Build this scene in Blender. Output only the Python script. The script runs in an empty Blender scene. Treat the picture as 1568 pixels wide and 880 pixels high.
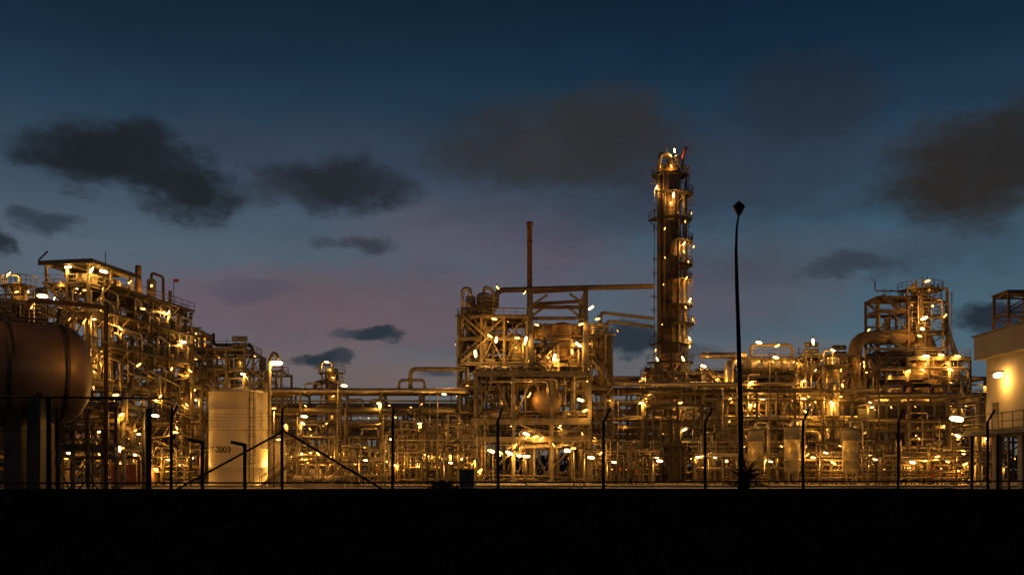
import bpy, math, random
from mathutils import Vector, Matrix

F = 1524.0; HC = 1.6
def X(px, D): return (px-784.0)*D/F
def Z(py, D): return HC+(722.0-py)*D/F
def S2L(c):
    r=[]
    for v in c:
        v=v/255.0
        r.append(v/12.92 if v<=0.04045 else ((v+0.055)/1.055)**2.4)
    return (r[0],r[1],r[2],1.0)

scene=bpy.context.scene
# ------------------------------------------------------------ materials
MATS=[]; MI={}
def mat(name,c1,c2,scale=1.0,rough=0.5,metal=0.0,bump=0.0,stretch=(1,1,1),spec=0.5):
    m=bpy.data.materials.new(name); m.use_nodes=True
    nt=m.node_tree; b=nt.nodes["Principled BSDF"]
    tc=nt.nodes.new("ShaderNodeTexCoord"); mp=nt.nodes.new("ShaderNodeMapping")
    mp.inputs["Scale"].default_value=stretch
    nt.links.new(tc.outputs["Object"],mp.inputs[0])
    n=nt.nodes.new("ShaderNodeTexNoise"); n.inputs["Scale"].default_value=scale
    n.inputs["Detail"].default_value=5; n.inputs["Roughness"].default_value=0.65
    nt.links.new(mp.outputs[0],n.inputs["Vector"])
    r=nt.nodes.new("ShaderNodeValToRGB")
    r.color_ramp.elements[0].position=0.35; r.color_ramp.elements[1].position=0.65
    r.color_ramp.elements[0].color=(*c1,1); r.color_ramp.elements[1].color=(*c2,1)
    nt.links.new(n.outputs[0],r.inputs[0]); nt.links.new(r.outputs[0],b.inputs["Base Color"])
    b.inputs["Roughness"].default_value=rough; b.inputs["Metallic"].default_value=metal
    b.inputs["Specular IOR Level"].default_value=spec
    if bump:
        bp=nt.nodes.new("ShaderNodeBump"); bp.inputs["Strength"].default_value=bump
        nt.links.new(n.outputs[0],bp.inputs["Height"]); nt.links.new(bp.outputs[0],b.inputs["Normal"])
    MI[name]=len(MATS); MATS.append(m); return m
def emat(name,col,st):
    m=bpy.data.materials.new(name); m.use_nodes=True
    nt=m.node_tree; nt.nodes.clear()
    o=nt.nodes.new("ShaderNodeOutputMaterial"); e=nt.nodes.new("ShaderNodeEmission")
    e.inputs[0].default_value=(*col,1); e.inputs[1].default_value=st
    nt.links.new(e.outputs[0],o.inputs[0])
    m.cycles.emission_sampling='NONE'
    MI[name]=len(MATS); MATS.append(m)
mat("steel",(0.07,0.06,0.045),(0.20,0.165,0.12),0.9,0.6,0.1)
mat("steel_dark",(0.02,0.018,0.015),(0.06,0.046,0.034),0.7,0.6,0.1)
mat("cladding",(0.28,0.24,0.18),(0.48,0.42,0.33),0.6,0.33,0.7,0.05)
mat("pipe_paint",(0.13,0.11,0.08),(0.28,0.24,0.18),0.7,0.45,0.1)
mat("rust",(0.08,0.042,0.022),(0.16,0.09,0.045),0.9,0.75)
mat("cream",(0.40,0.36,0.27),(0.52,0.47,0.36),0.35,0.5,0.0,0.03,(1,1,0.25))
mat("plaster",(0.32,0.28,0.22),(0.44,0.39,0.31),0.5,0.8,0.0,0.05,(1,1,0.4))
mat("grating",(0.035,0.03,0.024),(0.09,0.075,0.06),2.0,0.7,0.1)
mat("concrete",(0.20,0.18,0.15),(0.34,0.31,0.26),0.3,0.85,0,0.1)
mat("black_paint",(0.008,0.008,0.009),(0.018,0.017,0.016),3,0.5,spec=.25)
mat("red_paint",(0.22,0.03,0.015),(0.33,0.05,0.02),1,0.5)
mat("leaf",(0.018,0.022,0.010),(0.055,0.05,0.02),2.5,0.9,spec=0.03)
mat("soil",(0.014,0.012,0.008),(0.032,0.026,0.017),1.2,1.0,0,0.3,spec=0.0)
mat("vessel_brown",(0.10,0.064,0.038),(0.20,0.135,0.085),0.5,0.52,0.2,0.05,(0.6,0.6,0.5))
mat("green_paint",(0.012,0.022,0.015),(0.02,0.035,0.022),1,0.5)
mat("window_glass",(0.02,0.02,0.025),(0.03,0.03,0.035),1,0.1)
emat("lamp_warm",(1.0,0.42,0.085),8.0)
emat("lamp_white",(1.0,0.56,0.20),14.0)
emat("lamp_dim",(1.0,0.40,0.08),3.0)

# ------------------------------------------------------------ mesh builder
class MB:
    def __init__(s,name):
        s.name=name; s.v=[]; s.f=[]; s.m=[]; s.s=[]; s.T=Matrix.Identity(4); s.mat="steel"; s.lights=[]
    def av(s,pts):
        b=len(s.v); T=s.T
        for p in pts: s.v.append(tuple(T@Vector(p)))
        return b
    def af(s,fs,b,smooth=False,m=None):
        mi=MI[m or s.mat]
        for f in fs:
            s.f.append(tuple(i+b for i in f)); s.m.append(mi); s.s.append(smooth)
    def box(s,x0,x1,y0,y1,z0,z1,m=None):
        b=s.av([(x0,y0,z0),(x1,y0,z0),(x1,y1,z0),(x0,y1,z0),(x0,y0,z1),(x1,y0,z1),(x1,y1,z1),(x0,y1,z1)])
        s.af([(0,3,2,1),(4,5,6,7),(0,1,5,4),(1,2,6,5),(2,3,7,6),(3,0,4,7)],b,False,m)
    def basis(s,d):
        d=d.normalized()
        up=Vector((0,0,1)) if abs(d.z)<0.9 else Vector((0,1,0))
        a=d.cross(up).normalized(); c=a.cross(d).normalized()
        return a,c
    def beam(s,p,q,w=0.25,h=None,m=None):
        p=Vector(p);q=Vector(q);d=q-p
        if d.length<1e-4: return
        a,c=s.basis(d); h=h or w; a=a*w/2; c=c*h/2
        b=s.av([p-a-c,p+a-c,p+a+c,p-a+c,q-a-c,q+a-c,q+a+c,q-a+c])
        s.af([(0,3,2,1),(4,5,6,7),(0,1,5,4),(1,2,6,5),(2,3,7,6),(3,0,4,7)],b,False,m)
    def ibeam(s,p,q,w=0.3,h=0.4,m=None):
        p=Vector(p);q=Vector(q);d=q-p
        if d.length<1e-4: return
        a,c=s.basis(d); t=0.05
        off=c*(h/2-t/2)
        s.beam(p+off,q+off,w,t,m); s.beam(p-off,q-off,w,t,m); s.beam(p,q,t,h-2*t,m)
    def lathe(s,p,axis,prof,seg=12,m=None,smooth=True):
        p=Vector(p);axis=Vector(axis).normalized();a,c=s.basis(axis)
        pts=[]
        for t,r in prof:
            for k in range(seg):
                an=2*math.pi*k/seg
                pts.append(p+axis*t+(a*math.cos(an)+c*math.sin(an))*max(r,0.001))
        b=s.av(pts);fs=[]
        for i in range(len(prof)-1):
            for k in range(seg):
                k2=(k+1)%seg
                fs.append((i*seg+k,i*seg+k2,(i+1)*seg+k2,(i+1)*seg+k))
        s.af(fs,b,smooth,m)
        n=len(prof)-1
        s.af([tuple(range(seg))[::-1],tuple(n*seg+k for k in range(seg))],b,False,m)
    def cyl(s,p,q,r,seg=8,m=None,r2=None):
        p=Vector(p);q=Vector(q);L=(q-p).length
        if L<1e-4:return
        s.lathe(p,q-p,[(0,r),(L,r2 if r2 is not None else r)],seg,m)
    def vessel(s,p,q,r,seg=16,m="cladding",bands=0,dome=0.5):
        p=Vector(p);q=Vector(q);L=(q-p).length
        pr=[]
        for i in range(6):
            an=math.pi/2*i/5; pr.append((-r*dome*math.cos(an),r*math.sin(an)))
        if bands:
            for i in range(bands):
                t=L*(i+0.5)/bands
                pr+=[(t-0.06,r),(t-0.06,r*1.03),(t+0.06,r*1.03),(t+0.06,r)]
        for i in range(6):
            an=math.pi/2*i/5; pr.append((L+r*dome*math.sin(an),r*math.cos(an)))
        s.lathe(p,q-p,pr,seg,m)
    def pipe(s,pts,r,seg=8,m="cladding",bend=None):
        P=[Vector(p) for p in pts]; bend=bend or 3*r
        out=[P[0]]
        for i in range(1,len(P)-1):
            d1=(P[i]-P[i-1]);d2=(P[i+1]-P[i])
            t=min(bend,d1.length*0.48,d2.length*0.48)
            A=P[i]-d1.normalized()*t;B=P[i]+d2.normalized()*t
            for k in range(6):
                u=k/5; out.append(A*(1-u)**2+P[i]*2*u*(1-u)+B*u*u)
        out.append(P[-1])
        a=None;pts2=[];n=len(out)
        for i,p in enumerate(out):
            d=(out[min(i+1,n-1)]-out[max(i-1,0)])
            if d.length<1e-6:d=Vector((0,0,1))
            d=d.normalized()
            if a is None: a,_=s.basis(d)
            else:
                a=(a-d*a.dot(d))
                if a.length<1e-4:a,_=s.basis(d)
                a=a.normalized()
            c=d.cross(a)
            for k in range(seg):
                an=2*math.pi*k/seg; pts2.append(p+(a*math.cos(an)+c*math.sin(an))*r)
        b=s.av(pts2);fs=[]
        for i in range(n-1):
            for k in range(seg):
                k2=(k+1)%seg; fs.append((i*seg+k,i*seg+k2,(i+1)*seg+k2,(i+1)*seg+k))
        fs.append(tuple(range(seg))[::-1]); fs.append(tuple((n-1)*seg+k for k in range(seg)))
        s.af(fs,b,True,m)
    def flange(s,p,axis,r,m="steel"):
        s.lathe(Vector(p)-Vector(axis).normalized()*0.08,axis,[(0,r),(0.16,r)],8,m,False)
    def rail(s,p,q,h=1.1,m="steel",step=1.6):
        p=Vector(p);q=Vector(q);L=(q-p).length;n=max(1,int(L/step))
        u=Vector((0,0,1))
        s.beam(p+u*h,q+u*h,0.06,None,m); s.beam(p+u*h*0.5,q+u*h*0.5,0.045,None,m); s.beam(p+u*0.08,q+u*0.08,0.03,0.15,m)
        for i in range(n+1):
            a=p+(q-p)*i/n; s.beam(a,a+u*h,0.05,None,m)
    def ladder(s,p,h,nrm=(0,-1,0),cage=True,m="steel"):
        p=Vector(p);n=Vector(nrm).normalized();a=n.cross(Vector((0,0,1)));u=Vector((0,0,1))
        for sg in(-1,1): s.beam(p+a*0.25*sg,p+a*0.25*sg+u*h,0.06,None,m)
        k=0.3
        while k<h: s.beam(p-a*0.25+u*k,p+a*0.25+u*k,0.035,None,m);k+=0.4
        if cage:
            k=2.2
            while k<h:
                pr=None
                for i in range(7):
                    an=math.pi*i/6; c=p+u*k+a*0.38*math.cos(an)+n*0.7*math.sin(an)
                    if pr is not None:s.beam(pr,c,0.045,None,m)
                    pr=c
                k+=1.0
            for i in(1,3,5):
                an=math.pi*i/6; c=p+a*0.38*math.cos(an)+n*0.7*math.sin(an)
                s.beam(c+u*2.2,c+u*h,0.04,None,m)
    def stairs(s,p,q,w=0.9,m="steel"):
        p=Vector(p);q=Vector(q);n=max(3,int(abs(q.z-p.z)/0.25))
        for yy in(-w/2,w/2):
            o=Vector((0,yy,0)); s.beam(p+o,q+o,0.06,0.28,m)
            s.beam(p+o+Vector((0,0,1)),q+o+Vector((0,0,1)),0.06,None,m)
            for i in range(0,n+1,4):
                c=p+(q-p)*i/n+o; s.beam(c,c+Vector((0,0,1)),0.05,None,m)
        for i in range(n+1):
            c=p+(q-p)*i/n; s.box(c.x-0.13,c.x+0.13,c.y-w/2,c.y+w/2,c.z-0.02,c.z+0.02,"grating")
    def lamp(s,p,power=300,size=1.0,kind="lamp_warm",d=None,hang=0.6,light=True):
        p=Vector(p)
        d=Vector(d or (rng.uniform(-1,1),rng.uniform(-.4,.2),rng.uniform(-.45,.45))).normalized()
        L=0.44*size;R=0.16*size
        s.lathe(p-d*L,d,[(0,R*.4),(L*.3,R*.9),(L,R),(L*1.7,R*.9),(2*L,R*.4)],8,kind)
        up=Vector((0,0,1))
        s.beam(p-d*L*1.15+up*(R+0.05),p+d*L*1.15+up*(R+0.05),R*1.8,0.07,"steel_dark")
        s.beam(p+up*(R+0.05),p+up*(R+hang),0.05,None,"steel_dark")
        if hang>0: s.beam(p+up*(R+hang),p+up*(R+hang)+Vector((0,1.2,0)),0.05,None,"steel_dark")
        if light:s.lights.append((tuple(s.T@(p-up*(R+0.25))),power,kind))
    def rlamp(s,p,power,size,kind):
        if rng.random()<.66: s.lamp(p,power*1.1,size,kind)
        else: s.lamp(p,0,size*.6,rng.choice(["lamp_warm","lamp_dim"]),light=False)
    def build(s):
        me=bpy.data.meshes.new(s.name); me.from_pydata(s.v,[],s.f)
        used=sorted(set(s.m)); rm={u:i for i,u in enumerate(used)}
        for u in used: me.materials.append(MATS[u])
        me.polygons.foreach_set("material_index",[rm[i] for i in s.m])
        me.polygons.foreach_set("use_smooth",s.s); me.update()
        o=bpy.data.objects.new(s.name,me); scene.collection.objects.link(o)
        for i,(p,w,k) in enumerate(s.lights):
            l=bpy.data.lights.new("lamp_light","POINT"); l.energy=w*LP; l.shadow_soft_size=0.12
            l.color=(1.0,0.41,0.05) if k!="lamp_white" else (1.0,0.47,0.08)
            lo=bpy.data.objects.new("lamp_light",l); lo.location=p; scene.collection.objects.link(lo); lo.parent=o
        return o
LP=1.4
rng=random.Random(7)
rl=random.Random(21)
PM=["cladding","cladding","pipe_paint","pipe_paint","steel","rust","steel_dark"]

def process_block(mb,x0,x1,y0,y1,lv,nx=3,ny=2,cw=0.32,deck=0.6,brace=0.35,equip=0.5,vp=14,hp=14,lamps=8,lp=260,rails=0.8,sm="steel"):
    xs=[x0+(x1-x0)*i/nx for i in range(nx+1)]; ys=[y0+(y1-y0)*i/ny for i in range(ny+1)]
    L=[0]+list(lv)
    for x in xs:
        for y in ys:
            mb.ibeam((x,y,0),(x,y,L[-1]+0.2),cw,cw,sm)
            mb.box(x-cw*.9,x+cw*.9,y-cw*.9,y+cw*.9,-0.05,0.35,"concrete")
    for li in range(1,len(L)):
        z=L[li];zp=L[li-1]
        for y in ys: mb.ibeam((x0,y,z),(x1,y,z),cw*.8,cw*1.1,sm)
        for x in xs: mb.ibeam((x,y0,z-0.02),(x,y1,z-0.02),cw*.7,cw,sm)
        for i in range(nx):
            for j in range(ny):
                if rng.random()<deck:
                    mb.box(xs[i]+.01,xs[i+1]-.01,ys[j]+.01,ys[j+1]-.01,z+cw*.56,z+cw*.56+0.05,"grating")
                if rng.random()<equip and li<len(L):
                    t=rng.random();cx=(xs[i]+xs[i+1])/2;cy=(ys[j]+ys[j+1])/2
                    bw=xs[i+1]-xs[i];hh=(L[li+1]-z) if li+1<len(L) else 3.0
                    if li==len(L)-1 and rng.random()<0.5: continue
                    r=rng.uniform(.35,.8)
                    if t<0.35:
                        zc=z+cw*.6+0.35+r; mb.vessel((xs[i]+.5,cy,zc),(xs[i+1]-.5,cy,zc),r,14,rng.choice(PM[:4]),2)
                        for xx in(xs[i]+bw*.3,xs[i+1]-bw*.3): mb.box(xx-.12,xx+.12,cy-r*.8,cy+r*.8,z+cw*.6,zc-r*.6,"steel")
                    elif t<0.65:
                        mb.vessel((cx,cy,z+0.8),(cx,cy,z+min(hh*.8,3.5)),r*.9,14,rng.choice(PM[:4]),1)
                        mb.cyl((cx,cy,z+.2),(cx,cy,z+.8),r*.6,10,"steel")
                    elif t<0.8:
                        for k in(0,1):
                            mb.vessel((xs[i]+.4,cy,z+1+k*1.0),(xs[i+1]-.4,cy,z+1+k*1.0),0.38,12,"pipe_paint",2)
                    else:
                        mb.box(cx-.7,cx+.7,cy-.5,cy+.5,z+.3,z+1.7,rng.choice(["steel_dark","pipe_paint","steel"]))
        for i in range(nx):
            for y in (y0,y1):
                if rng.random()<brace:
                    if rng.random()<.5: mb.beam((xs[i],y,zp),(xs[i+1],y,z),cw*.5,None,sm)
                    else: mb.beam((xs[i+1],y,zp),(xs[i],y,z),cw*.5,None,sm)
                elif rng.random()<brace:
                    mx=(xs[i]+xs[i+1])/2
                    mb.beam((xs[i],y,zp),(mx,y,z-.2),cw*.45,None,sm);mb.beam((xs[i+1],y,zp),(mx,y,z-.2),cw*.45,None,sm)
        for j in range(ny):
            for x in(x0,x1):
                if rng.random()<brace: mb.beam((x,ys[j],zp),(x,ys[j+1],z),cw*.5,None,sm)
        if rng.random()<rails:
            zz=z+cw*.58;rm_=rng.choice(["steel","steel_dark"])
            mb.rail((x0,y0-.1,zz),(x1,y0-.1,zz),1.1,rm_);mb.rail((x0-.1,y0,zz),(x0-.1,y1,zz),1.1,rm_);mb.rail((x1+.1,y0,zz),(x1+.1,y1,zz),1.1,rm_);mb.rail((x0,y1,zz),(x1,y1,zz),1.1,rm_)
    for k in range(int(vp*1.4)):
        x=rng.uniform(x0-.3,x1+.3);y=rng.uniform(y0-.5,(y0+y1)/2);a=rng.choice(L[:-1]);b=rng.choice(L[1:])
        if b<=a:b=L[-1]
        r=rng.choice([.03,.04,.05,.07,.09,.12,.16,.2]);m=rng.choice(PM)
        x2=min(max(x+rng.uniform(-4,4),x0-.5),x1+.5)
        mb.pipe([(x2,y,a+.6),(x,y,a+.6),(x,y,b-.5),(x,y+2.5,b-.5)] if rng.random()<.6 else [(x,y,max(a-.1,0)),(x,y,b+.3),(x2,y,b+.3)],r,8,m)
        if r>.08:
            for q in range(2): mb.flange((x,y,rng.uniform(a+1,b-.6)),(0,0,1),r*1.7)
    for k in range(int(hp*1.3)):
        z=rng.choice(L[1:])-rng.uniform(.5,1.6) if rng.random()<.7 else rng.choice(L)+rng.uniform(.6,1.6)
        y=rng.uniform(y0-.6,y1);r=rng.choice([.04,.06,.08,.12,.16,.22,.26]);m=rng.choice(PM)
        a=rng.uniform(x0-.6,x0+(x1-x0)*.4);b=rng.uniform(x0+(x1-x0)*.6,x1+.6);dz=rng.choice([-1,1])*rng.uniform(.8,2.2)
        mb.pipe([(a,y,max(z+dz,.3)),(a,y,z),(b,y,z),(b,y,max(z-dz,.3))],r,8,m)
        if r>.1: mb.flange((rng.uniform(a+.3,b-.3),y,z),(1,0,0),r*1.7)
    for k in range(lamps):
        z=rng.choice(L[1:])-.7;x=rng.choice(xs)+rng.uniform(-.6,.6);y=y0-rng.uniform(-.8,.5) if rng.random()<.6 else rng.choice(ys)-.4
        mb.rlamp((x,y,z),lp,rng.uniform(.45,.9),rng.choice(["lamp_warm","lamp_warm","lamp_white"]))
    # small bulkhead lights on the columns and rails
    for k in range(int(lamps*1.3)):
        z=rl.choice(L[1:])-rl.uniform(-1.2,1.6);x=rl.choice(xs)+rl.uniform(-1.5,1.5);y=rl.choice([y0-.35,y0-.2,ys[1]-.3])
        mb.lamp((x,y,z),45,rl.uniform(.28,.5),rl.choice(["lamp_warm","lamp_dim","lamp_white"]),(rl.uniform(-1,1),0,rl.uniform(-.6,.6)),hang=.25,light=rl.random()<.5)
    for li in range(1,len(L)):
        xa,xb=(x0+.5,min(x0+.5+(L[li]-L[li-1])*1.1,x1)) if li%2 else (min(x0+.5+(L[li]-L[li-1])*1.1,x1),x0+.5)
        if rng.random()<.5: mb.stairs((xa,y0-.9,L[li-1]+.2),(xb,y0-.9,L[li]+.2))

def pipe_rack(mb,x0,x1,y0,y1,lv,n=7,bay=6.0,cw=.32,loop=.3,big=.3,lamps=6,lp=200):
    nb=max(1,int(round((x1-x0)/bay)))
    xs=[x0+(x1-x0)*i/nb for i in range(nb+1)]
    for x in xs:
        for y in(y0,y1): mb.ibeam((x,y,0),(x,y,lv[-1]+.1),cw,cw)
        for z in lv: mb.ibeam((x,y0-.3,z),(x,y1+.3,z),cw*.8,cw)
    for i in range(nb):
        for y in(y0,y1):
            for z in lv:mb.ibeam((xs[i],y,z-1.0),(xs[i+1],y,z-1.0),cw*.6,cw*.8)
            if rng.random()<.4: mb.beam((xs[i],y,.3),(xs[i+1],y,lv[0]-1),cw*.4)
    for z in lv:
        y=y0
        while y<y1:
            r=rng.choice([.07,.1,.14,.2,big]);y+=r+.1
            m=rng.choice(PM);zz=z+cw*.5+r
            if rng.random()<loop:
                xa=rng.uniform(x0+3,x1-6);w=rng.uniform(2,4);h=rng.uniform(.8,2.0)
                mb.pipe([(x0-1,y,zz),(xa,y,zz),(xa,y,zz+h),(xa+w,y,zz+h),(xa+w,y,zz),(x1+1,y,zz)],r,8,m)
            else: mb.pipe([(x0-rng.uniform(0,2),y,zz),(x1+rng.uniform(0,2),y,zz)],r,8,m)
            y+=r+.12
    for k in range(int((x1-x0)*1.1)):
        x=rng.uniform(x0,x1);y=rng.choice([y0-.5,y0-.3,y1+.4]);r=rng.choice([.03,.04,.06,.08,.12]);z=rng.choice(lv)+.3
        mb.pipe([(x,y,.1),(x,y,z+.4),(x,y+1.5,z+.4)],r,7,rng.choice(PM))
    for k in range(lamps):
        x=rng.choice(xs)+rng.uniform(-.5,.5);z=rng.choice(lv)-1.4
        mb.rlamp((x,y0-.4,z),lp,rng.uniform(.45,.85),rng.choice(["lamp_warm","lamp_white"]))
    for k in range(int(lamps*1.3)):
        mb.lamp((rl.uniform(x0,x1),y0-.4,rl.choice(lv)-rl.uniform(.7,2.5)),45,rl.uniform(.28,.45),rl.choice(["lamp_warm","lamp_dim"]),(rl.uniform(-1,1),0,rl.uniform(-.6,.6)),hang=.3,light=rl.random()<.4)

def manifold(mb,x0,x1,y,h,n):
    for k in range(n):
        x=rng.uniform(x0,x1);yy=y+rng.uniform(-2,2);r=rng.choice([.04,.06,.08,.1,.14]);z=rng.uniform(.4,1)*h
        x2=x+rng.uniform(-2,2)
        mb.pipe([(x,yy,0),(x,yy,z),(x2,yy,z),(x2,yy,z-rng.uniform(.5,z*.9))],r,7,rng.choice(PM))
        if rng.random()<.6:
            zz=rng.uniform(.8,z); mb.flange((x,yy,zz),(0,0,1),r*1.9)
            mb.cyl((x,yy-.05,zz),(x,yy-.5,zz),.05,6,"steel"); mb.cyl((x,yy-.5,zz),(x,yy-.56,zz),.22,8,"red_paint" if rng.random()<.05 else "steel_dark")
    for k in range(n//5):
        z=rng.uniform(.5,h*.8);yy=y+rng.uniform(-2,2);mb.pipe([(x0,yy,z),(x1,yy,z)],rng.choice([.06,.1,.14]),7,rng.choice(PM))

def lamps_at(mb,lst,D,power=260,size=.9):
    for t in lst:
        px,py=t[0],t[1];k=t[2] if len(t)>2 else 1.0
        kd="lamp_white" if k>1.15 else "lamp_warm"
        mb.lamp((X(px,D),D,Z(py,D)),power*k,size*min(k,1.6)**.8,kd,light=(k>=1.0))

# ------------------------------------------------------------ ground
def ground():
    prof=[(-400,0),(-2,0),(6,0.05),(14,.45),(22,.85),(28,1.03),(33,1.05),(37,.85),(43,.15),(48,0),(120,0),(400,0),(3000,0),(9000,0)]
    m=MB("ground");xs=[-9000,-1500,-300]+[-120+4*i for i in range(61)]+[300,1500,9000]
    pts=[];r=random.Random(2)
    for (y,z) in prof:
        for x in xs:
            pts.append((x,y,z+(r.uniform(-.03,.03) if 4<y<40 else 0)))
    b=m.av(pts);n=len(xs);fs=[]
    for i in range(len(prof)-1):
        for k in range(n-1): fs.append((i*n+k,i*n+k+1,(i+1)*n+k+1,(i+1)*n+k))
    m.af(fs,b,True,"soil");m.build()
    y=MB("concrete_yard")
    b=y.av([(-160,55,.004),(160,55,.004),(160,260,.004),(-160,260,.004)]);y.af([(0,1,2,3)],b,False,"concrete")
    y.build()
    k=MB("yard_kerb")
    for i in range(56): k.box(-140+5*i,-140+5*i+4.97,104,104.25,0,.2,"concrete")
    k.build()
ground()

# ------------------------------------------------------------ left horizontal vessel
v=MB("horizontal_pressure_vessel")
R=2.95
A=Vector((-42,50,7.5));B=Vector((-27.3,60.5,7.5))
v.vessel(A,B,R,48,"vessel_brown",0,.55)
ax=(B-A).normalized();LL=(B-A).length
for t in(.35,.62,.82,.985): v.lathe(A+ax*(LL*t),ax,[(-.12,R),(-.12,R+.07),(.12,R+.07),(.12,R)],48,"steel_dark")
side=ax.cross(Vector((0,0,1)))
for t in(.45,.9):
    c=A+ax*(LL*t); v.beam((c.x,c.y,0),(c.x,c.y,5.2),1.0,4.2,"rust")
    for sg in(-1,1): v.beam(c+side*sg*1.9+Vector((0,0,-7.5)),c+side*sg*2.2+Vector((0,0,-1.3)),.8,.8,"steel_dark")
for sg in(-.8,.8): v.rail(A+side*sg+Vector((0,0,R+.1)),B+side*sg-ax*1+Vector((0,0,R+.1)),1.1,"steel_dark")
v.pipe([B-ax*2+Vector((0,0,R-.1)),B-ax*2+Vector((0,0,R+1.4)),B+ax*2.5+Vector((0,0,R+1.4)),B+ax*2.5+Vector((0,0,-7.3))],.14,8,"rust")
v.pipe([A+ax*9+Vector((0,0,R-.1)),A+ax*9+Vector((0,0,R+1.0)),B-ax*4+Vector((0,0,R+1.0)),B-ax*4+Vector((0,0,R-.1))],.2,8,"rust")
v.cyl((-30.5,51.5,0),(-30.5,51.5,16.2),.07,8,"black_paint",.05)
v.pipe([(-30.5,51.5,16.1),(-30.5,51.5,16.4),(-31.6,51.8,16.4)],.04,6,"black_paint")
v.lamp((-31.8,51.9,16.2),480,.3,"lamp_warm",(1,0,0),hang=0)
v.lamp((-23.5,57,8.5),90,.1,"lamp_warm")
v.build()
vp=MB("vessel_access_platform")
vp.T=Matrix.Translation((-31,68,0))
process_block(vp,-5,4,0,5,[3.2,6.2],3,1,.25,.6,.4,.3,10,10,3,90)
vp.build()

# ------------------------------------------------------------ left steel structure
s=MB("steel_process_structure")
s.T=Matrix.Translation((-50.2,118,0))@Matrix.Rotation(math.radians(-11),4,'Z')
process_block(s,-5.6,0,0,22.5,[3.6,8,12.3,16.4,20.4,23.8],2,5,.36,.65,.45,.5,44,28,14,240,.95)
for k in range(70):
    y=rng.uniform(0,22);z=rng.choice([3.6,8,12.3,16.4,20.4]);r=rng.choice([.04,.06,.1,.14,.18]);m=rng.choice(PM);x=.3+rng.uniform(0,.6)
    y2=min(22.5,y+rng.uniform(2,9))
    s.pipe([(x,y,z+.4),(x,y,z+rng.uniform(1.5,3.5)),(x,y2,z+rng.uniform(1,3)),(x,y2,z-.8)],r,8,m)
for z in(8,16.4,20.4,23.8):
    s.box(0,1.6,2,22,z+.2,z+.26,"grating");s.rail((1.6,2,z+.26),(1.6,22,z+.26),1.1,"steel_dark")
    for y in range(2,23,4): s.beam((0,y,z-1.3),(1.6,y,z+.15),.12)
for x in(-5.6,-2.8,0):
    for y in(0,4.5,9): s.beam((x,y,23.8),(x,y,26.6),.28)
s.box(-6.2,.8,-.6,9.6,26.6,26.75,"steel_dark");s.beam((-6.2,-.62,26.45),(.8,-.62,26.45),.25,.5,"steel_dark");s.beam((.82,-.6,26.45),(.82,9.6,26.45),.25,.5,"steel_dark")
s.beam((-6.2,-.6,26.8),(-5.0,-.6,27.8),.15,None,"steel_dark")
for x in(-5.5,-2.8,-.1): s.beam((x,-.5,26.3),(x,9.5,26.3),.2,.3)
s.vessel((-4.4,4,25.3),(-1.0,4,25.3),.8,14,"steel_dark",2)
s.box(-5,-3,11,14,24.1,26,"pipe_paint");s.vessel((-2,17,24.5),(-2,17,27.5),.6,12,"pipe_paint");s.vessel((-1.5,13,24.4),(-1.5,13,28.6),.4,12,"rust")
s.pipe([(-2,17,27.4),(-2,17,28.6),(-2,20,28.6),(-2,20,24)],.2,8,"rust")
s.beam((-3,8,26.7),(-3,8,29.5),.08);s.beam((-1,21,24),(-1,21,28.5),.08)
for k in range(10):
    y=rng.uniform(10,22);x=rng.uniform(-5,0);s.cyl((x,y,24),(x,y,24+rng.uniform(1.2,3.4)),rng.choice([.06,.12,.25]),8,rng.choice(PM))
s.box(-1,-.2,20.98,21.0,28.0,28.45,"red_paint")
for (y,z,k) in[(1.5,25.6,1.8),(-.9,25.3,1.2),(7,25.4,1.1),(12,25.8,1),(16,23.0,1.3),(20,19.5,1.5),(22,15.8,1.1),(5,19.3,1.1),(9,15.2,.9),(14,11.5,1.1),(18,7,1),(4,11,1.1),(21,11,1),(8,6.8,1.1),(2,3,.8),(12,3,1),(19,2.6,1.2),(10,22.5,.8),(2,15,1.0),(17,15.5,.8)]:
    s.lamp((1.0,y,z),250*k,.8*k**.5,"lamp_white" if k>1.1 else "lamp_warm",light=k>=1.0)
s.lamp((-2.5,-.3,25.9),350,.9,"lamp_white")
s.build()
s=MB("steel_process_structure")
process_block(s,X(240,145),X(302,145),143,152,[5,9.5,14,18.5,22.3],2,2,.32,.5,.4,.5,24,16,7,250)
s.build()
s=MB("steel_process_structure")
process_block(s,X(305,155),X(388,155),150,160,[5,9.5,13.5,17,20],3,2,.3,.6,.4,.5,16,18,6,190)
process_block(s,X(388,155)+.4,X(440,155),151,158,[5,9.5,13.5,16.8],2,1,.3,.6,.4,.5,10,10,4,190)
s.build()
s=MB("steel_process_structure")
process_block(s,X(-30,105),X(75,105),100,108,[4,8,12,16,18.5],3,2,.3,.6,.4,.5,20,20,5,110)
s.build()
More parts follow.
